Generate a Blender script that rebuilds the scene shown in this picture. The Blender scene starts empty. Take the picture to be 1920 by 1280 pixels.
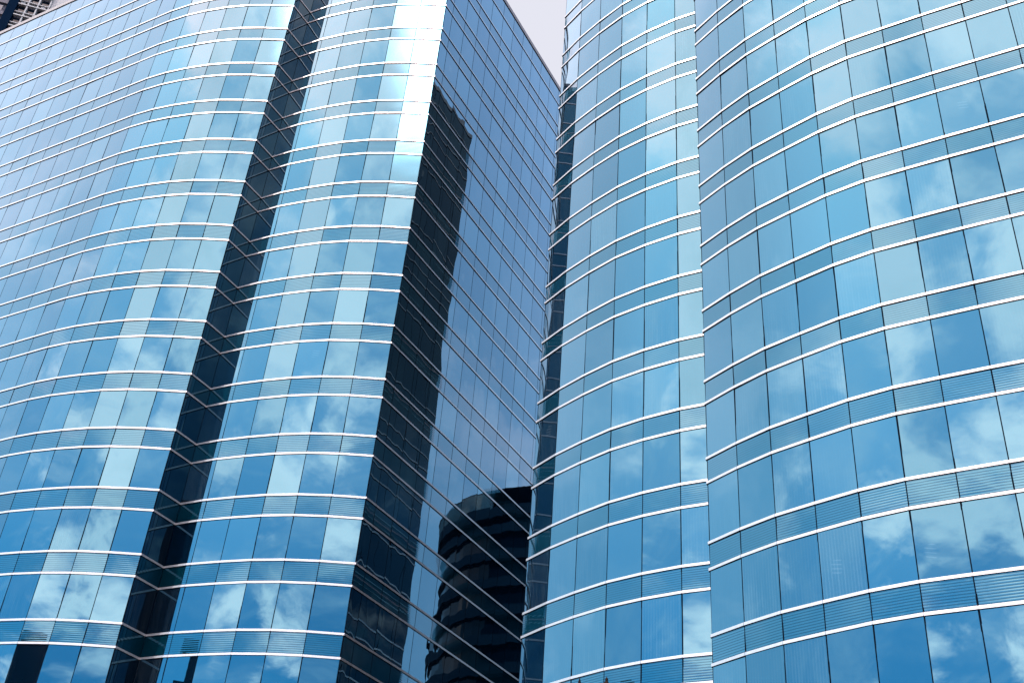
import bpy, bmesh, math, random
from mathutils import Vector, Matrix
random.seed(7)
R = math.radians
PI = math.pi

# ------------------------------------------------------------------ camera
scene = bpy.context.scene
EYE = 1.6
cam = bpy.data.cameras.new('camera')
cam.sensor_width = 36.0
cam.lens = 36.0 * 2147.2 / 1920.0
cam.clip_start = 0.1
cam.clip_end = 6000
camo = bpy.data.objects.new('camera', cam)
scene.collection.objects.link(camo)
up = Vector((0.07308873, 0.81842128, -0.56995144)).normalized()      # zenith in camera axes
fw = Vector((0, 0, -1)); yy = (fw - up * fw.dot(up)).normalized(); xx = yy.cross(up)
CAMROT = Matrix((xx, yy, up))                                        # camera axes -> world axes
camo.matrix_world = Matrix.Translation((0, 0, EYE)) @ CAMROT.to_4x4()
scene.camera = camo
scene.render.resolution_x = 1024
scene.render.resolution_y = 682

# ------------------------------------------------------------------ light
SUN_AZ, SUN_EL = R(-120.0), R(57.0)            # azimuth clockwise from +Y
sdir = Vector((math.sin(SUN_AZ) * math.cos(SUN_EL), math.cos(SUN_AZ) * math.cos(SUN_EL), math.sin(SUN_EL)))
sun = bpy.data.lights.new('sun', 'SUN'); sun.energy = 2.0; sun.angle = R(0.53); sun.color = (1.0, 0.95, 0.88)
suno = bpy.data.objects.new('sun', sun); scene.collection.objects.link(suno)
suno.rotation_euler = sdir.to_track_quat('Z', 'Y').to_euler()
suno.location = (0, -30, 120)
EXPO = 2.4
scene.view_settings.view_transform = 'Standard'
scene.view_settings.look = 'None'
scene.view_settings.exposure = EXPO
scene.view_settings.gamma = 1.0
scene.cycles.max_bounces = 8
scene.cycles.glossy_bounces = 6
scene.cycles.caustics_reflective = False
scene.cycles.sample_clamp_indirect = 6.0

class NT:
    """small helper to write node graphs"""
    def __init__(s, tree): s.t = tree; s.n = tree.nodes; s.l = tree.links
    def new(s, kind, **kw):
        nd = s.n.new(kind)
        for k, v in kw.items(): setattr(nd, k, v)
        return nd
    def put(s, sock, v):
        if isinstance(v, bpy.types.NodeSocket): s.l.new(v, sock)
        elif isinstance(v, (tuple, list)) and len(v) == 3 and sock.type == 'RGBA': sock.default_value = (*v, 1)
        else: sock.default_value = v
    def math(s, op, a, b=0.0, c=0.0, clamp=False):
        nd = s.new('ShaderNodeMath', operation=op); nd.use_clamp = clamp
        s.put(nd.inputs[0], a); s.put(nd.inputs[1], b)
        if op in ('MULTIPLY_ADD', 'SMOOTH_MIN', 'SMOOTH_MAX', 'COMPARE'): s.put(nd.inputs[2], c)
        return nd.outputs[0]
    def vmath(s, op, a, b=(0, 0, 0)):
        nd = s.new('ShaderNodeVectorMath', operation=op); s.put(nd.inputs[0], a); s.put(nd.inputs[1], b)
        return nd.outputs['Value'] if op in ('DOT_PRODUCT', 'LENGTH') else nd.outputs[0]
    def mix(s, fac, a, b, blend='MIX'):
        nd = s.new('ShaderNodeMix', data_type='RGBA', blend_type=blend)
        s.put(nd.inputs[0], fac); s.put(nd.inputs[6], a); s.put(nd.inputs[7], b); return nd.outputs[2]
    def step(s, v, lo, hi, smooth=True):
        nd = s.new('ShaderNodeMapRange'); nd.interpolation_type = 'SMOOTHSTEP' if smooth else 'LINEAR'
        s.put(nd.inputs[0], v); nd.inputs[1].default_value = lo; nd.inputs[2].default_value = hi; nd.clamp = True
        return nd.outputs[0]
    def noise(s, vec, scale, detail=6, rough=0.55, dist=0.0, w=None):
        nd = s.new('ShaderNodeTexNoise'); nd.noise_dimensions = '3D'
        if vec is not None: s.put(nd.inputs['Vector'], vec)
        nd.inputs['Scale'].default_value = scale; nd.inputs['Detail'].default_value = detail
        nd.inputs['Roughness'].default_value = rough; nd.inputs['Distortion'].default_value = dist
        return nd.outputs['Fac']

world = bpy.data.worlds.new('World'); scene.world = world; world.use_nodes = True
W = NT(world.node_tree); W.n.clear()
sky = W.new('ShaderNodeTexSky'); sky.sky_type = 'NISHITA'; sky.sun_disc = False
sky.sun_elevation = SUN_EL; sky.sun_rotation = SUN_AZ; sky.air_density = 1.0; sky.dust_density = 0.6; sky.ozone_density = 2.0
tc = W.new('ShaderNodeTexCoord')
gen = W.vmath('NORMALIZE', tc.outputs['Generated'])
sp = W.new('ShaderNodeSeparateXYZ'); W.l.new(gen, sp.inputs[0])
zc = W.math('MAXIMUM', sp.outputs[2], 0.0)
den = W.math('ADD', zc, 0.22)
cb = W.new('ShaderNodeCombineXYZ')
W.l.new(W.math('DIVIDE', sp.outputs[0], den), cb.inputs[0]); W.l.new(W.math('DIVIDE', sp.outputs[1], den), cb.inputs[1])
pl = cb.outputs[0]
big = W.noise(pl, 0.95, 2, 0.5)
cum = W.noise(W.vmath('ADD', pl, (3.1, 7.7, 0.0)), 4.2, 10, 0.58, 0.25)
wis = W.noise(W.vmath('MULTIPLY', pl, (0.8, 1.7, 1.0)), 3.2, 9, 0.62, 0.7)
# cumulus heaps, denser towards the sun; thin cirrus veil
sund = W.vmath('DOT_PRODUCT', gen, tuple(sdir))
nearsun = W.step(sund, 0.55, 1.0)
dens = W.math('ADD', W.math('MULTIPLY_ADD', big, 0.55, cum), W.math('MULTIPLY', nearsun, 0.03))
hx = W.vmath('NORMALIZE', W.vmath('MULTIPLY', gen, (1, 1, 0)))
def sector(az, lo, hi):
    return W.step(W.vmath('DOT_PRODUCT', hx, (math.sin(R(az)), math.cos(R(az)), 0)), lo, hi)
west = W.math('MULTIPLY', sector(-78, 0.84, 0.98), 0.88)
east = W.math('MULTIPLY', sector(66, 0.30, 0.80), 0.92)
clear = W.math('SUBTRACT', 1.0, W.math('MAXIMUM', west, east))
cdir = W.vmath('DOT_PRODUCT', gen, (math.sin(R(-148))*math.cos(R(45)), math.cos(R(-148))*math.cos(R(45)), math.sin(R(45))))
dens = W.math('MULTIPLY_ADD', W.step(cdir, 0.84, 1.0), 0.085, dens)
mask = W.math('MULTIPLY', W.step(dens, 0.775, 0.93), clear)
veil = W.math('MULTIPLY', W.step(wis, 0.42, 0.80), 0.55)
haze = W.math('MULTIPLY', W.step(sp.outputs[2], 0.30, 0.78), 0.34)
veil = W.math('ADD', veil, haze, clamp=True)
core = W.step(dens, 0.90, 1.18)
grad = W.step(sp.outputs[2], 0.24, 0.62)
base = W.mix(1.0, sky.outputs[0], W.mix(grad, (0.17, 0.50, 0.57), (0.92, 1.12, 0.98)), 'MULTIPLY')
ccol = W.mix(core, (11.0, 7.8, 7.4), (8.4, 6.5, 6.2))
vcol = W.mix(1.0, (6.9, 5.9, 6.1), (1, 1, 1), 'MULTIPLY')
c1 = W.mix(veil, base, vcol)
wcol = W.mix(1.0, W.mix(W.step(sp.outputs[2], 0.38, 0.70), (2.2, 3.4, 4.5), (3.3, 3.6, 4.2)), W.mix(big, (0.8, 0.8, 0.82), (1.25, 1.22, 1.18)), 'MULTIPLY')
ecol = W.mix(W.step(sp.outputs[2], 0.3, 0.75), (1.25, 2.05, 3.0), (0.85, 1.5, 2.45))
c1 = W.mix(west, c1, wcol)
c1 = W.mix(east, c1, ecol)
c2 = W.mix(mask, c1, ccol)
gaz, gel = R(-166.5), R(51.0)          # bright sky patch, added to make the glare on the corner panes
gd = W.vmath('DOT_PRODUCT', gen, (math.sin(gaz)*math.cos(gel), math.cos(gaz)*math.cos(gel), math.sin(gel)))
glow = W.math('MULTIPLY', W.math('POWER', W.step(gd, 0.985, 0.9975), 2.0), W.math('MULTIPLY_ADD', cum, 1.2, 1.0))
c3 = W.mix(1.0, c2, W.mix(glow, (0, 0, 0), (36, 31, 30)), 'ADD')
# the even pale cloud sheet opposite the sun
northd = W.vmath('DOT_PRODUCT', gen, tuple(Vector((0.0, 0.66, 0.75)).normalized()))
north = W.step(northd, 0.90, 0.965)
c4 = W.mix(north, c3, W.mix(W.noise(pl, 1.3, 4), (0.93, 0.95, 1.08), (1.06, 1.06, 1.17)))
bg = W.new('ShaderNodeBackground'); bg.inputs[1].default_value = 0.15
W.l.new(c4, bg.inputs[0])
wo = W.new('ShaderNodeOutputWorld'); W.l.new(bg.outputs[0], wo.inputs[0])

# ------------------------------------------------------------------ materials
def mat(name):
    m = bpy.data.materials.new(name); m.use_nodes = True
    t = NT(m.node_tree); t.n.clear()
    o = t.new('ShaderNodeOutputMaterial')
    return m, t, o.inputs[0]
def simple(name, col, rough=0.6, metal=0.0, var=0.12, scale=3.0, spec=0.5):
    m, t, out = mat(name)
    p = t.new('ShaderNodeBsdfPrincipled')
    tcn = t.new('ShaderNodeTexCoord')
    nz = t.noise(tcn.outputs['Object'], scale, 5)
    f = t.math('MULTIPLY_ADD', nz, 2 * var, 1 - var)
    cn = t.new('ShaderNodeCombineColor')
    for i in range(3): t.l.new(t.math('MULTIPLY', f, col[i]), cn.inputs[i])
    t.l.new(cn.outputs[0], p.inputs['Base Color'])
    p.inputs['Metallic'].default_value = metal; p.inputs['Specular IOR Level'].default_value = spec
    t.l.new(t.math('MULTIPLY_ADD', nz, 0.2, rough - 0.1), p.inputs['Roughness'])
    t.l.new(p.outputs[0], out)
    return m
def glass(name, spandrel=False):
    """mirror-coated blue curtain wall glass; the attribute 'pane' carries what differs from pane to pane"""
    m, t, out = mat(name)
    at = t.new('ShaderNodeAttribute', attribute_type='GEOMETRY', attribute_name='pane')
    s3 = t.new('ShaderNodeSeparateColor'); t.l.new(at.outputs['Color'], s3.inputs[0])
    rnd, curt, lit = s3.outputs
    uv = t.new('ShaderNodeUVMap', uv_map='UVMap')
    su = t.new('ShaderNodeSeparateXYZ'); t.l.new(uv.outputs[0], su.inputs[0])
    u, v = su.outputs[0], su.outputs[1]
    geo = t.new('ShaderNodeNewGeometry')
    tcn = t.new('ShaderNodeTexCoord')
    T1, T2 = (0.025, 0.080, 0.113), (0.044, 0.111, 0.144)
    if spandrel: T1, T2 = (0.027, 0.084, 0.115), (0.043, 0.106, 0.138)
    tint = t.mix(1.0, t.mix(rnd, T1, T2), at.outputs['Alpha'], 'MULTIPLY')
    # faint streaks of dirt run down each pane
    st = t.noise(t.vmath('MULTIPLY', tcn.outputs['Object'], (3.0, 3.0, 0.25)), 2.0, 4)
    dirt = t.math('MULTIPLY', t.step(st, 0.35, 0.8), 0.10)
    body = t.new('ShaderNodeBsdfDiffuse'); 
    if spandrel:
        bc = t.mix(dirt, (0.0002, 0.0075, 0.0130), (0.0015, 0.012, 0.018))
    else:
        bc = t.mix(dirt, (0.0002, 0.0024, 0.0066), (0.0015, 0.008, 0.014))
        wave = t.math('SINE', t.math('MULTIPLY', u, 88.0))
        ns = t.noise(t.vmath('MULTIPLY', uv.outputs[0], (22.0, 1.2, 0.0)), 1.0, 3)
        stripe = t.math('MULTIPLY', t.step(t.math('MULTIPLY_ADD', wave, 0.18, ns), 0.42, 0.78), curt)
        bc = t.mix(stripe, bc, (0.012, 0.018, 0.023))
    t.l.new(bc, body.inputs[0])
    g = t.new('ShaderNodeBsdfGlossy', distribution='GGX'); g.inputs['Roughness'].default_value = 0.005
    if spandrel:
        # printed horizontal lines on the floor panels
        fr = t.math('FRACT', t.math('MULTIPLY', v, 11.0))
        tri = t.math('ABSOLUTE', t.math('SUBTRACT', fr, 0.5))
        line = t.step(tri, 0.22, 0.44)
        tint = t.mix(t.math('MULTIPLY', line, 0.85), tint, (0.01, 0.03, 0.045))
        bmp = t.new('ShaderNodeBump'); bmp.inputs['Strength'].default_value = 0.12; bmp.inputs['Distance'].default_value = 0.01
        t.l.new(tri, bmp.inputs['Height']); t.l.new(bmp.outputs[0], g.inputs['Normal'])
    t.l.new(tint, g.inputs[0])
    soft = t.new('ShaderNodeBsdfGlossy', distribution='GGX'); soft.inputs['Roughness'].default_value = 0.13
    soft.inputs[0].default_value = (0.20, 0.22, 0.24, 1)
    coat = t.new('ShaderNodeBsdfGlossy', distribution='GGX'); coat.inputs['Roughness'].default_value = 0.005
    coat.inputs[0].default_value = (0.98, 0.96, 1.0, 1)
    a1 = t.new('ShaderNodeAddShader'); t.l.new(body.outputs[0], a1.inputs[0]); t.l.new(g.outputs[0], a1.inputs[1])
    ms = t.new('ShaderNodeMixShader'); ms.inputs[0].default_value = 0.008
    t.l.new(a1.outputs[0], ms.inputs[1]); t.l.new(soft.outputs[0], ms.inputs[2])
    lw = t.vmath('DOT_PRODUCT', geo.outputs['Incoming'], geo.outputs['Normal'])
    gz = t.math('POWER', t.math('SUBTRACT', 1.0, t.math('ABSOLUTE', lw)), 5.0)
    frs = t.math('MULTIPLY_ADD', gz, 1.45, 0.004, clamp=True)
    mf = t.new('ShaderNodeMixShader'); t.l.new(frs, mf.inputs[0])
    t.l.new(ms.outputs[0], mf.inputs[1]); t.l.new(coat.outputs[0], mf.inputs[2])
    last = mf.outputs[0]
    if not spandrel:
        # rows of ceiling lamps glimpsed through a few panes
        em = t.new('ShaderNodeEmission'); em.inputs[0].default_value = (0.75, 0.9, 1.0, 1); em.inputs[1].default_value = 0.013
        fv = t.math('FRACT', t.math('MULTIPLY_ADD', u, 2.6, t.math('MULTIPLY', v, 17.0)))
        ml = t.math('MULTIPLY', t.math('GREATER_THAN', fv, 0.72), lit)
        cen = t.math('SUBTRACT', u, t.math('MULTIPLY_ADD', rnd, 0.4, 0.25))
        inx = t.step(t.math('ABSOLUTE', cen), 0.15, 0.07)
        vc = t.math('SUBTRACT', v, t.math('MULTIPLY_ADD', rnd, 0.3, 0.35))
        iny = t.math('LESS_THAN', t.math('ABSOLUTE', vc), 0.10)
        ml = t.math('MULTIPLY', ml, t.math('MULTIPLY', inx, iny))
        me = t.new('ShaderNodeMixShader'); t.l.new(ml, me.inputs[0])
        tr = t.new('ShaderNodeAddShader'); t.l.new(last, tr.inputs[0]); t.l.new(em.outputs[0], tr.inputs[1])
        t.l.new(last, me.inputs[1]); t.l.new(tr.outputs[0], me.inputs[2]); last = me.outputs[0]
    t.l.new(last, out)
    return m
M = {}
M['glass'] = glass('mirror_glass')
M['spandrel'] = glass('lined_floor_glass', True)
def fin_metal():
    m, t, out = mat('brushed_aluminium_fin'); p = t.new('ShaderNodeBsdfPrincipled')
    tcn = t.new('ShaderNodeTexCoord'); uv = t.new('ShaderNodeUVMap', uv_map='UVMap')
    su = t.new('ShaderNodeSeparateXYZ'); t.l.new(uv.outputs[0], su.inputs[0])
    nz = t.noise(tcn.outputs['Object'], 1.1, 6, 0.6)
    st = t.noise(t.vmath('MULTIPLY', tcn.outputs['Object'], (9, 9, 1.2)), 1.0, 3)
    f = t.math('MULTIPLY_ADD', t.math('MULTIPLY', nz, st), 0.55, 0.86)
    edge = t.math('MINIMUM', su.outputs[0], t.math('SUBTRACT', su.outputs[1], su.outputs[0]))
    joint = t.step(edge, 0.004, 0.016, False)              # butt joint where two lengths meet
    f = t.math('MULTIPLY', f, t.math('MULTIPLY_ADD', joint, 0.75, 0.25))
    cn = t.new('ShaderNodeCombineColor')
    for i, c in enumerate((0.340, 0.318, 0.320)): t.l.new(t.math('MULTIPLY', f, c), cn.inputs[i])
    t.l.new(cn.outputs[0], p.inputs['Base Color']); p.inputs['Metallic'].default_value = 0.80
    p.inputs['Roughness'].default_value = 0.36; p.inputs['Specular IOR Level'].default_value = 0.2; t.l.new(p.outputs[0], out); return m
M['alu'] = fin_metal()
M['coping'] = simple('pale_coping_metal', (0.150, 0.135, 0.14), 0.6, 0.0, 0.10, 0.8, spec=0.1)
M['gasket_shade'] = simple('dark_gasket_and_fin_shade', (0.002, 0.003, 0.006), 0.9, 0.0, spec=0.0)
M['core'] = simple('dark_inner_wall', (0.002, 0.003, 0.006), 0.9, spec=0.0)
M['roof'] = simple('grey_roof', (0.25, 0.25, 0.26), 0.9)

# ------------------------------------------------------------------ helpers
def link(o): scene.collection.objects.link(o); return o
def mesh_obj(name, verts, faces, m, parent=None, smooth=False, uvs=None, attr=None, mats=None):
    me = bpy.data.meshes.new(name); me.from_pydata(verts, [], faces); me.validate(clean_customdata=False)
    me.materials.append(m)
    if uvs is not None:
        ul = me.uv_layers.new(name='UVMap')
        for i, l in enumerate(me.loops): ul.data[i].uv = uvs[l.vertex_index]
    if attr is not None:
        ca = me.color_attributes.new('pane', 'FLOAT_COLOR', 'POINT')
        for i, c in enumerate(attr): ca.data[i].color = c
    if smooth: me.polygons.foreach_set('use_smooth', [True] * len(me.polygons))
    me.update()
    o = link(bpy.data.objects.new(name, me))
    if parent: o.parent = parent
    return o
def empty(name, loc, label, cat, group=None, rz=0.0):
    o = link(bpy.data.objects.new(name, None)); o.location = loc; o.rotation_euler = (0, 0, rz)
    o['label'] = label; o['category'] = cat
    if group: o['group'] = group
    return o
class MB:
    """collects boxes and prisms and makes ONE mesh object of them"""
    def __init__(s): s.v = []; s.f = []
    def box(s, x0, x1, y0, y1, z0, z1):
        b = len(s.v)
        s.v += [(x0,y0,z0),(x1,y0,z0),(x1,y1,z0),(x0,y1,z0),(x0,y0,z1),(x1,y0,z1),(x1,y1,z1),(x0,y1,z1)]
        s.f += [tuple(b+i for i in q) for q in ((0,3,2,1),(4,5,6,7),(0,1,5,4),(1,2,6,5),(2,3,7,6),(3,0,4,7))]
    def obox(s, c, ux, uy, hx, hy, z0, z1):
        """box turned in plan: centre c, unit axes ux uy, half sizes"""
        b = len(s.v)
        for z in (z0, z1):
            for a, d in ((-1,-1),(1,-1),(1,1),(-1,1)):
                s.v.append((c[0]+ux[0]*hx*a+uy[0]*hy*d, c[1]+ux[1]*hx*a+uy[1]*hy*d, z))
        s.f += [tuple(b+i for i in q) for q in ((0,3,2,1),(4,5,6,7),(0,1,5,4),(1,2,6,5),(2,3,7,6),(3,0,4,7))]
    def lathe(s, prof, seg=16, cx=0, cy=0):
        b = len(s.v)
        for r, z in prof:
            for i in range(seg):
                a = 2*PI*i/seg; s.v.append((cx+r*math.cos(a), cy+r*math.sin(a), z))
        for j in range(len(prof)-1):
            for i in range(seg):
                k = (i+1) % seg
                s.f.append((b+j*seg+i, b+j*seg+k, b+(j+1)*seg+k, b+(j+1)*seg+i))
        s.f.append(tuple(b+i for i in range(seg))[::-1]); s.f.append(tuple(b+(len(prof)-1)*seg+i for i in range(seg)))
    def prism(s, poly, z0, z1):
        b = len(s.v); n = len(poly)
        s.v += [(p[0], p[1], z0) for p in poly] + [(p[0], p[1], z1) for p in poly]
        for i in range(n): s.f.append((b+i, b+(i+1)%n, b+n+(i+1)%n, b+n+i))
        s.f.append(tuple(b+i for i in range(n))[::-1]); s.f.append(tuple(b+n+i for i in range(n)))
    def build(s, name, m, parent=None, smooth=False):
        return mesh_obj(name, s.v, s.f, m, parent, smooth)
def offset(poly, d):
    """open plan line shifted along its outward side (right of travel) with mitred corners"""
    out = []
    n = len(poly)
    for i in range(n):
        ns = []
        for a, b in ((i-1, i), (i, i+1)):
            if a < 0 or b >= n: continue
            dx, dy = poly[b][0]-poly[a][0], poly[b][1]-poly[a][1]; L = math.hypot(dx, dy); ns.append((dy/L, -dx/L))
        if len(ns) == 1: out.append((poly[i][0]+ns[0][0]*d, poly[i][1]+ns[0][1]*d)); continue
        sx, sy = ns[0][0]+ns[1][0], ns[0][1]+ns[1][1]; q = sx*sx+sy*sy; k = 2*d/q
        out.append((poly[i][0]+sx*k, poly[i][1]+sy*k))
    return out
def band(poly, d0, d1, z0, z1):
    """solid strip following the plan line between two offsets"""
    a = offset(poly, d0); b = offset(poly, d1); v = []; f = []
    n = len(poly)
    for p in (a, b):
        for z in (z0, z1): v += [(x, y, z) for x, y in p]
    A0, A1, B0, B1 = 0, n, 2*n, 3*n
    for i in range(n-1):
        f += [(B0+i, B0+i+1, B1+i+1, B1+i), (A0+i+1, A0+i, A1+i, A1+i+1), (A1+i, B1+i, B1+i+1, A1+i+1), (A0+i+1, B0+i+1, B0+i, A0+i)]
    f += [(A0, B0, B1, A1), (B0+n-1, A0+n-1, A1+n-1, B1+n-1)]
    return v, f
iCAM = CAMROT.transposed()
def project(p):
    c = iCAM @ (Vector(p) - Vector((0, 0, EYE)))
    if c.z >= -0.1: return None
    return 960 + 2147.2*c.x/-c.z, 640 - 2147.2*c.y/-c.z
def pane_mesh(P, Q, z0, z1, N=7, amp=1.0, rough=1.0, gap=0.022):
    """one warped sheet of glass between plan points P and Q"""
    dx, dy = Q[0]-P[0], Q[1]-P[1]; L = math.hypot(dx, dy); ux, uy = dx/L, dy/L; nx, ny = uy, -ux
    H = z1-z0
    t1 = random.gauss(0, 0.0036)*L*amp; t2 = random.gauss(0, 0.0036)*H*amp
    bow = random.gauss(0.0014, 0.0022)*amp*(L/1.83)
    modes = [(random.choice((1, 2, 2, 3, 4)), random.choice((0, 1, 2, 3)), random.uniform(0, 6.28), random.uniform(0, 6.28), random.gauss(0, 0.00035)*rough) for _ in range(4)]
    v = []; uv = []; f = []
    for j in range(N):
        for i in range(N):
            a, b = i/(N-1), j/(N-1)
            d = t1*(a-.5) + t2*(b-.5) + bow*(1-(2*a-1)**2)*(0.35+0.65*(1-(2*b-1)**2))
            for mu, mv, p1, p2, am in modes: d += am*math.cos(mu*PI*a+p1)*math.cos(mv*PI*b+p2)
            s = gap + (L-2*gap)*a
            v.append((P[0]+ux*s+nx*d, P[1]+uy*s+ny*d, z0+H*b)); uv.append((a, b))
    for j in range(N-1):
        for i in range(N-1):
            k = j*N+i; f.append((k, k+1, k+N+1, k+N))
    return v, f, uv

FH = 4.0
def tower(root, line, seg_style, back, floors, phase_a, phase_b, top, hide=None, dark=None):
    """curtain-wall tower along an open plan line; seg_style(i) -> (curtain chance, amp, rough) ; back closes the plan"""
    O = Vector(root.location)
    def loc(p): return (p[0]-O.x, p[1]-O.y)
    pts = [loc(p) for p in line]
    fin_z = []
    panes = []; spans = {}
    for k in floors:
        za, zb = EYE+(k-1+phase_a)*FH, EYE+(k+phase_b)*FH           # window between sill fin and head fin
        zs0, zs1 = zb, EYE+(k+phase_a)*FH
        fin_z += [zb] + ([zs1] if k != max(floors) else [])
        if k == max(floors): zs1 = top-0.45
        S = spans.setdefault(k, [[], [], [], []])
        for i in range(len(pts)-1):
            P, Q = pts[i], pts[i+1]
            L = math.hypot(Q[0]-P[0], Q[1]-P[1])
            cc, amp, rough, lt = seg_style(i, k)
            rr = random.random(); cur = random.uniform(0.25, 1.0) if random.random() < cc else 0.0
            li = 1.0 if random.random() < lt else 0.0
            dk = dark(i, k) if dark else 1.0                     # tint cut to paint deeper reflections in slot and side wall
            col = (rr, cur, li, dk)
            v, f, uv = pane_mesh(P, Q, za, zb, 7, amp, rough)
            # size in the picture
            W4 = [project((line[i][0], line[i][1], za)), project((line[i+1][0], line[i+1][1], za)), project((line[i+1][0], line[i+1][1], zb)), project((line[i][0], line[i][1], zb))]
            area = 0
            mid = ((line[i][0]+line[i+1][0])/2, (line[i][1]+line[i+1][1])/2)
            nx, ny = (Q[1]-P[1])/L, -(Q[0]-P[0])/L
            if all(W4) and mid[0]*nx+mid[1]*ny < 0 and not (hide and hide(W4)):
                c = [(min(max(x, 0), 1920), min(max(y, 0), 1280)) for x, y in W4]
                area = abs(sum(c[a][0]*c[(a+1)%4][1]-c[(a+1)%4][0]*c[a][1] for a in range(4)))/2
            panes.append((area, v, f, uv, col))
            v, f, uv = pane_mesh(P, Q, zs0, zs1, 5, amp, rough*0.7)
            b = len(S[0]); S[0] += v; S[1] += [tuple(b+q for q in fc) for fc in f]; S[2] += uv; S[3] += [(rr, 0, 0, dk)]*len(v)
    panes.sort(key=lambda p: -p[0])
    for a, v, f, uv, col in panes[:99]:
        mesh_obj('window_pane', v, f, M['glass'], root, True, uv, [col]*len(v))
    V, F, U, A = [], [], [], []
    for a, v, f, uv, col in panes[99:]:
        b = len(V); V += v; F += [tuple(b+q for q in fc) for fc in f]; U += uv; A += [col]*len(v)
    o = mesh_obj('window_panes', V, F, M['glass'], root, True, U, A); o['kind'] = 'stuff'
    for k, S in spans.items():
        mesh_obj('floor_panel_band', S[0], S[1], M['spandrel'], root, True, S[2], S[3])
    for z in fin_z:
        v, f = band(pts, -0.02, 0.050, z-0.060, z+0.060)
        fo = mesh_obj('horizontal_fin', v, f, M['alu'], root)
        fo.data.materials.append(M['gasket_shade'])
        ul = fo.data.uv_layers.new(name='UVMap'); n_ = len(pts)
        for pg in fo.data.polygons:
            ks = [fo.data.loops[li].vertex_index % n_ for li in pg.loop_indices]
            k0, k1 = min(ks), max(ks); Ls = math.hypot(pts[k1][0]-pts[k0][0], pts[k1][1]-pts[k0][1]) or 0.2
            for li, kk in zip(pg.loop_indices, ks): ul.data[li].uv = (0.0 if kk == k0 else Ls, Ls)
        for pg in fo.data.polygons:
            if pg.normal.z < -0.9: pg.material_index = 1  # underside painted dark to stand in for the shade below the fin
    # joints
    z0, z1 = EYE+(min(floors)-1+phase_a)*FH, top-0.45
    for i, p in enumerate(pts):
        q = offset(pts, -0.03)[i]
        a = pts[max(i-1, 0)]; b = pts[min(i+1, len(pts)-1)]
        dx, dy = b[0]-a[0], b[1]-a[1]; L = math.hypot(dx, dy); ux = (dx/L, dy/L); uy = (ux[1], -ux[0])
        mb = MB(); mb.obox(q, ux, uy, 0.035, 0.026, z0, z1); mb.build('mullion', M['gasket_shade'], root)
    # inner wall, roof, coping
    inn = offset(pts, -0.09)
    bk = [loc(p) for p in back]
    mb = MB(); mb.prism((inn + bk)[::-1], 0.02, top-0.5); mb.build('inner_wall', M['core'], root)
    mb = MB(); mb.prism((inn + bk)[::-1], top-0.5, top-0.3); mb.build('roof', M['roof'], root)
    v, f = band(pts, -0.35, 0.06, top-0.42, top)
    mesh_obj('coping', v, f, M['coping'], root)
    return root

# ------------------------------------------------------------------ ground
def ground_mat():
    m, t, out = mat('paved_ground'); p = t.new('ShaderNodeBsdfPrincipled')
    tcn = t.new('ShaderNodeTexCoord')
    br = t.new('ShaderNodeTexBrick'); t.l.new(tcn.outputs['Object'], br.inputs['Vector'])
    br.inputs['Scale'].default_value = 1.6; br.inputs['Color1'].default_value = (0.07, 0.068, 0.065, 1)
    br.inputs['Color2'].default_value = (0.05, 0.05, 0.052, 1); br.inputs['Mortar'].default_value = (0.025, 0.025, 0.025, 1)
    nz = t.noise(tcn.outputs['Object'], 0.3, 5)
    t.l.new(t.mix(t.math('MULTIPLY', nz, 0.5), br.outputs[0], (0.04, 0.04, 0.042)), p.inputs['Base Color'])
    p.inputs['Roughness'].default_value = 0.8; t.l.new(p.outputs[0], out); return m
g = mesh_obj('ground', [(-3000, -3000, 0), (3000, -3000, 0), (3000, 3000, 0), (-3000, 3000, 0)], [(0, 1, 2, 3)], ground_mat())
g['kind'] = 'structure'

# ------------------------------------------------------------------ the tower on the left
def steps(p, deg, w, n):
    return [(p[0]+math.cos(R(deg))*w*i, p[1]+math.sin(R(deg))*w*i) for i in range(1, n+1)]
lobe = [(-19.48, 60.08), (-21.29, 60.18), (-23.12, 60.40), (-24.88, 60.79), (-26.62, 61.33), (-28.31, 61.97), (-29.93, 62.75), (-31.50, 63.66)]
lobe += steps(lobe[-1], 149.85, 1.835, 14)
u60 = (math.cos(R(59.8)), math.sin(R(59.8)))
slot_in = (-19.48+1.85*u60[0], 60.08+1.85*u60[1])
B = (-7.43, 58.70)
lobe2 = [(-17.13, 60.93), (-16.84, 60.80), (-15.08, 60.11), (-13.23, 59.48), (-11.34, 59.03), (-9.40, 58.78)]
flat_s = [1.0, 2.83, 4.66, 6.49, 8.32, 10.15, 11.98, 13.81, 15.64, 17.47, 19.3, 21.13, 22.96]
flat = [(B[0]+u60[0]*s, B[1]+u60[1]*s) for s in flat_s]
left_line = lobe[::-1] + [slot_in] + lobe2 + [B] + flat
nL = len(lobe)
def styleL(i, k):
    if i < 14: return 0.05, 0.75, 0.8, 0.0
    if i < nL-1: return 0.05, 1.2, 1.0, 0.03
    if i < nL+1: return 0.5, 0.15, 0.3, 0.0
    if i < nL+7: return 0.12, 1.0, 1.0, 0.03
    return 0.0, 0.35, 2.4, 0.02
e = flat[-1]; far = lobe[-1]
left = empty('glass_office_tower', (-25, 75, 0), 'blue mirror-glass tower on the left, with curved bays, a dark slot and a flat wall', 'office tower')
tower(left, left_line, styleL, [(e[0]-26*0.866, e[1]+26*0.5), (far[0]+16, far[1]+30), (far[0]-6, far[1]+6)], range(1, 21), 0.275, -0.05, EYE+82.1,
      hide=lambda q: (q[0][0]+q[1][0])/2 > 1052 or max(p[1] for p in q) < 0, dark=lambda i, k: 0.72 if nL-1 <= i < nL+1 else 1.0)

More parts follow.
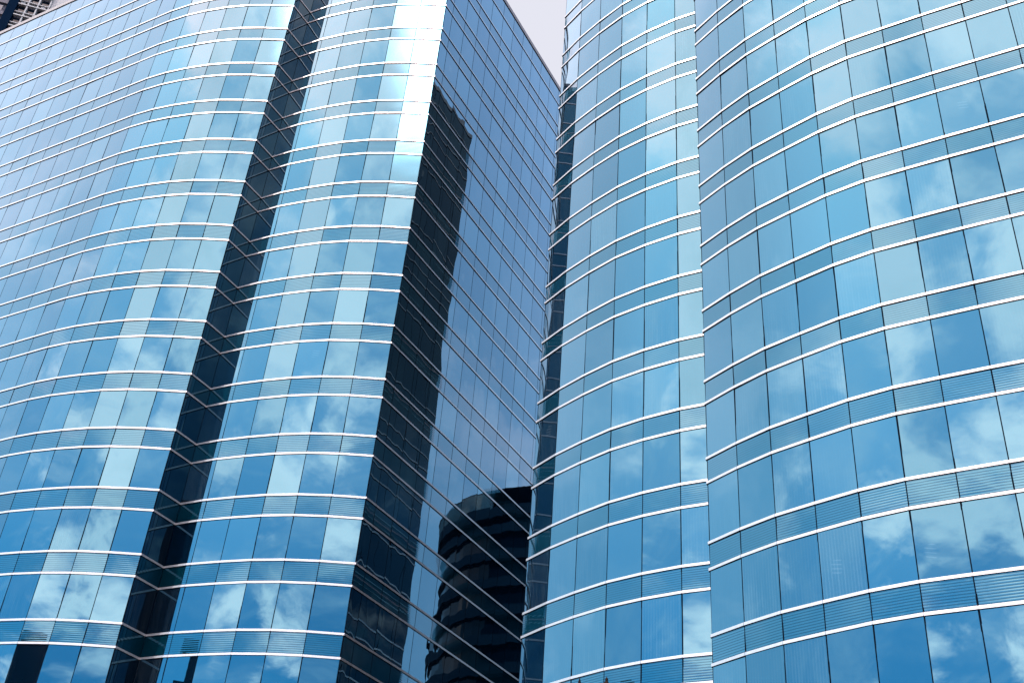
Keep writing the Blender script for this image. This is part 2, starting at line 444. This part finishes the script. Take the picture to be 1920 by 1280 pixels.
# ------------------------------------------------------------------ the tower on the right
Cn = (8.91, 43.48)
bay = [(1.72, 53.10), (2.74, 51.48), (3.92, 49.93), (5.22, 48.42), (6.64, 47.16), (8.20, 46.02), (9.86, 45.08)]
bay2 = [Cn, (9.88, 41.95), (10.96, 40.48), (12.17, 39.18), (13.45, 37.87), (14.84, 36.72), (16.34, 35.76), (17.89, 34.80)]
bay2 += [(17.89+1.577*i, 34.80-0.935*i) for i in range(1, 10)]
side = [(1.72+0.503*s, 53.10+0.8643*s) for s in (21.75, 20.1, 18.27, 16.44, 14.61, 12.78, 10.95, 9.12, 7.29, 5.46, 3.63, 1.8)]
back = [(side[0][0]+0.866*6, side[0][1]-0.5*6)]
right_line = side + bay + bay2
nS = len(side)
def styleR(i, k):
    if i < nS: return 0.05, 0.5, 1.0, 0.0
    if i < nS+6: return (0.75 if i < nS+4 else 0.35), 1.25, 0.9, 0.03
    if i == nS+6: return 0.1, 0.3, 0.4, 0.0
    return (0.7 if i < nS+11 else 0.2), 1.3, 0.9, 0.05
right = empty('glass_office_tower', (15, 52, 0), 'blue mirror-glass tower on the right, with two curved bays, the nearer overlapping the farther', 'office tower')
ee = bay2[-1]
tower(right, right_line, styleR, [(ee[0]+8, ee[1]+14), (ee[0]-2, ee[1]+30), (side[0][0]+12, side[0][1]-6)], range(1, 21), 0.222, -0.074, EYE+81.9,
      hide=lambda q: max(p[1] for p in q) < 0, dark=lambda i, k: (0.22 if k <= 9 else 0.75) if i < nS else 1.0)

# ------------------------------------------------------------------ buildings round about
M['concrete'] = simple('pale_concrete', (0.16, 0.155, 0.15), 0.85, 0, 0.15, 0.5, spec=0.1)
M['slate'] = simple('dark_slate_cladding', (0.001, 0.012, 0.028), 0.8, 0, 0.2, 0.5, spec=0.05)
M['dark_clad'] = simple('dark_cladding', (0.001, 0.004, 0.009), 0.7, 0, 0.2, 0.6, spec=0.05)
M['dark_glass'] = simple('dark_window_glass', (0.001, 0.005, 0.012), 0.10, 0.0, 0.2, 0.3, spec=0.15)
M['white_paint'] = simple('white_painted_wall', (0.22, 0.22, 0.23), 0.8, 0, 0.08, 0.7, spec=0.1)
M['grey_paint'] = simple('lavender_grey_wall', (0.05, 0.052, 0.07), 0.8, 0, 0.12, 0.7, spec=0.05)
M['iron'] = simple('weathered_iron', (0.006, 0.005, 0.006), 0.7, 0.0, 0.3, 20, spec=0.0)
M['bronze'] = simple('dull_bronze', (0.010, 0.007, 0.006), 0.6, 0.0, 0.6, 25, spec=0.0)

# round apartment block standing behind the right tower; it shows as a mirror image in the flat wall
def round_block(c, r, h):
    root = empty('round_apartment_block', (c[0], c[1], 0), 'dark round apartment block mirrored low in the flat wall, glass rail round its roof', 'apartment block')
    seg = 56
    mb = MB(); mb.lathe([(r-0.5, 0.02), (r-0.5, h-0.4)], seg); mb.build('wall', M['dark_clad'], root)
    n = int(h/3.0)
    for k in range(2, n+1):
        z = h-3.0*(n+1-k)
        if z < 4: continue
        mb = MB(); mb.lathe([(r-0.45, z), (r+0.02, z), (r+0.02, z+1.05), (r-0.45, z+1.05)], seg); mb.build('floor_band', M['slate'], root)
        mb = MB(); mb.lathe([(r-0.48, z+1.06), (r-0.40, z+1.06), (r-0.40, z+2.99), (r-0.48, z+2.99)], seg); mb.build('window_ring', M['dark_glass'], root)
    mb = MB(); mb.lathe([(0.2, h-1.2), (r+0.35, h-1.2), (r+0.35, h), (0.2, h)], seg); mb.build('roof', M['slate'], root)
    mb = MB(); mb.lathe([(r+0.28, h+0.01), (r+0.28, h+1.9), (r+0.22, h+1.9), (r+0.22, h+0.01)], seg); mb.build('glass_parapet', M['parapet'], root)
    mb = MB(); mb.lathe([(r+0.30, h+1.91), (r+0.30, h+1.97), (r+0.2, h+1.97), (r+0.2, h+1.91)], seg); mb.build('rail', M['iron'], root)
def pgl():
    m, t, out = mat('pale_green_parapet_glass')
    tr = t.new('ShaderNodeBsdfTransparent'); tr.inputs[0].default_value = (0.45, 0.62, 0.62, 1)
    gl = t.new('ShaderNodeBsdfGlossy'); gl.inputs['Roughness'].default_value = 0.03; gl.inputs[0].default_value = (0.8, 0.9, 0.9, 1)
    mx = t.new('ShaderNodeMixShader'); mx.inputs[0].default_value = 0.1
    t.l.new(tr.outputs[0], mx.inputs[1]); t.l.new(gl.outputs[0], mx.inputs[2]); t.l.new(mx.outputs[0], out); return m
M['parapet'] = pgl()
round_block((39.0, 100.7), 12.0, 56.2)

# slender dark pylon to the left of the frame, mirrored at the foot of the left tower
py = empty('sign_pylon', (-43.0, 42.6, 0), 'tall blank dark pylon mirrored at the foot of the left tower', 'pylon', rz=R(40))
mb = MB(); mb.box(-1.9, 1.0, -1.2, 1.2, 0.3, 29.4); mb.build('shaft', M['dark_clad'], py)
mb = MB(); mb.box(1.01, 1.4, -0.9, 0.9, 0.3, 28.0); mb.build('side_panel', M['iron'], py)
mb = MB(); mb.box(-2.5, 2.5, -1.7, 1.7, 0.0, 0.3); mb.build('plinth', M['concrete'], py)
mb = MB(); mb.box(1.4, 2.4, -0.04, 0.04, 26.2, 26.28); mb.box(2.32, 2.4, -0.04, 0.04, 24.8, 27.0); mb.build('bracket', M['iron'], py)

# dark office block behind the photographer; only the slot's mirror corner sends its image back
ob = empty('dark_office_block', (20.0, -80.0, 0), 'dark office block behind the viewpoint, mirrored as the black foot of the slot', 'office block')
mb = MB(); mb.box(-15, 15, -10, 10, 0.02, 91.0); mb.build('wall', M['dark_clad'], ob)
mb = MB(); mb.box(-15.3, 15.3, -10.3, 10.3, 91.01, 92.4); mb.build('roof', M['slate'], ob)
for k in range(4, 25):
    mb = MB(); mb.box(-14.8, 14.8, 10.01, 10.12, k*3.6+0.9, k*3.6+2.9); mb.build('window_strip', M['dark_glass'], ob)

# narrow mast mirrored beside the slot at the foot of the left tower
am = empty('antenna_mast', (-66.0, 27.4, 0), 'narrow dark mast with hoop aerials mirrored low beside the slot of the left tower', 'mast', rz=R(35))
mb = MB(); mb.box(-2.4, 0.6, -1.1, 1.1, 0.2, 41.2); mb.build('shaft', M['dark_clad'], am)
mb = MB(); mb.prism([(0.61, -0.6), (1.3, -0.6), (1.3, 0.6), (0.61, 0.6)], 0.2, 39.6); mb.build('cable_duct', M['slate'], am)
mb = MB(); mb.box(-2.0, 2.0, -1.6, 1.6, 0.0, 0.2); mb.build('plinth', M['concrete'], am)
for zz in (37.4, 36.1):
    mb = MB(); mb.lathe([(0.62, zz), (0.70, zz), (0.70, zz+0.1), (0.62, zz+0.1)], 18, 2.05, 0.0); mb.build('hoop_aerial', M['iron'], am)
mb = MB(); mb.box(1.3, 1.42, -0.05, 0.05, 35.0, 39.0); mb.build('aerial_pole', M['iron'], am)

# old residential tower behind the left tower, seen over its roof in the top left corner
def far_tower():
    D = 180.0
    a = R(-33.4); p = (math.sin(a)*D, math.cos(a)*D)
    root = empty('residential_tower', (p[0], p[1], 0), 'grey residential tower with white window frames peeping over the roof in the top left corner', 'residential tower', rz=R(13))
    # local x runs along the face, -y looks towards the street
    H = 196.0; f = 3.1
    mb = MB(); mb.box(-22, 26, 0, 20, 0.02, H); mb.build('wall', M['grey_paint'], root)
    mb = MB(); mb.box(-22.3, 26.3, -0.5, 20.3, H+0.01, H+1.2); mb.build('roof', M['concrete'], root)
    mb = MB(); mb.box(-3.3, -1.7, -0.9, -0.01, 0.02, H-2); mb.build('service_shaft', M['navy'], root)
    mb = MB(); mb.box(3.9, 6.8, -0.5, -0.01, 0.02, H-1); mb.build('pier', M['white_paint'], root)
    mb = MB(); mb.box(10.9, 13.2, -0.5, -0.01, 0.02, H-1); mb.build('pier', M['white_paint'], root)
    n0 = int(150/f)
    for k in range(n0, int(H/f)-1):
        z = k*f
        fr = MB(); fr.box(-1.65, 3.85, -0.85, -0.3, z-0.02, z+0.24); fr.box(-1.65, 3.85, -0.8, -0.3, z+0.95, z+1.12)
        fr.build('ledge', M['white_paint'], root)
        f2 = MB(); f2.box(6.85, 10.85, -0.85, -0.3, z-0.02, z+0.24); f2.build('ledge', M['white_paint'], root)
        for x, w_ in ((-1.6, 1.5), (0.35, 1.3), (2.1, 1.5), (7.0, 1.6), (9.1, 1.6)):
            w = MB(); w.box(x, x+w_, -0.12, -0.02, z+1.15, z+2.9); w.build('window', M['dark_glass'], root)
            q = MB(); q.box(x+w_+0.02, x+w_+0.28, -0.75, -0.03, z+0.25, z+3.07); q.build('post', M['white_paint'], root)
            if random.random() < 0.55:
                c = MB(); c.box(x+0.3, x+1.1, -0.62, -0.15, z+0.3, z+0.9); c.build('cooling_unit', M['white_paint'], root)
        for x in (-7.4, -12.4):
            w = MB(); w.box(x, x+3.2, -0.1, -0.02, z+0.9, z+2.5); w.build('window', M['balcony_glass'], root)
        b = MB(); b.box(-12.6, -3.5, -0.45, -0.03, z-0.45, z+0.45); b.build('balcony_rail', M['grey_light'], root)
M['navy'] = simple('navy_tiled_wall', (0.002, 0.006, 0.015), 0.9, 0, 0.15, 0.5, spec=0.0)
M['balcony_glass'] = simple('grey_blue_window_glass', (0.016, 0.026, 0.05), 0.2, 0.0, 0.3, 0.3, spec=0.2)
M['grey_light'] = simple('light_lavender_wall', (0.085, 0.080, 0.098), 0.8, 0, 0.12, 0.7, spec=0.05)
far_tower()

# two finials whose tips reach into the bottom edge of the picture
def on_ray(px, py_, dist):
    d = CAMROT @ Vector(((px-960)/2147.2, -(py_-640)/2147.2, -1)); h = math.hypot(d.x, d.y)
    return Vector((d.x*dist/h, d.y*dist/h, EYE+d.z*dist/h))
t1 = on_ray(1087, 1269, 24)
fp = empty('flagpole', (t1.x, t1.y, 0), 'dark flagpole whose pointed spear tip pokes into the bottom edge, left of the ornate finial', 'flagpole')
mb = MB(); mb.lathe([(0.035, 0.3), (0.03, t1.z-0.62)], 12); mb.build('pole', M['iron'], fp, True)
mb = MB(); mb.lathe([(0.16, 0.0), (0.16, 0.22), (0.07, 0.3)], 16); mb.build('base', M['iron'], fp, True)
mb = MB(); mb.lathe([(0.03, t1.z-0.62), (0.11, t1.z-0.52), (0.10, t1.z-0.42), (0.075, t1.z-0.3), (0.035, t1.z-0.12), (0.003, t1.z)], 12); mb.build('spear_tip', M['iron'], fp, True)
t2 = on_ray(1137.5, 1268, 20)
lp = empty('ornamental_lamp_post', (t2.x, t2.y, 0), 'ornamental lamp post with a bulbous bronze finial just reaching into the bottom edge', 'lamp post')
zt = t2.z
mb = MB(); mb.lathe([(0.09, 0.4), (0.06, 1.2), (0.05, zt-1.3)], 16); mb.build('pole', M['iron'], lp, True)
mb = MB(); mb.lathe([(0.25, 0.0), (0.25, 0.15), (0.18, 0.2), (0.14, 0.4)], 20); mb.build('base', M['iron'], lp, True)
mb = MB(); mb.lathe([(0.05, zt-1.3), (0.22, zt-1.22), (0.26, zt-0.9), (0.16, zt-0.55), (0.05, zt-0.5)], 20); mb.build('lantern', M['white_paint'], lp, True)
mb = MB(); mb.lathe([(0.10, zt-0.5), (0.11, zt-0.42), (0.05, zt-0.36), (0.045, zt-0.25), (0.075, zt-0.19), (0.08, zt-0.14), (0.04, zt-0.10), (0.022, zt-0.075), (0.03, zt-0.05), (0.022, zt-0.03), (0.003, zt)], 14); mb.build('finial', M['bronze'], lp, True)
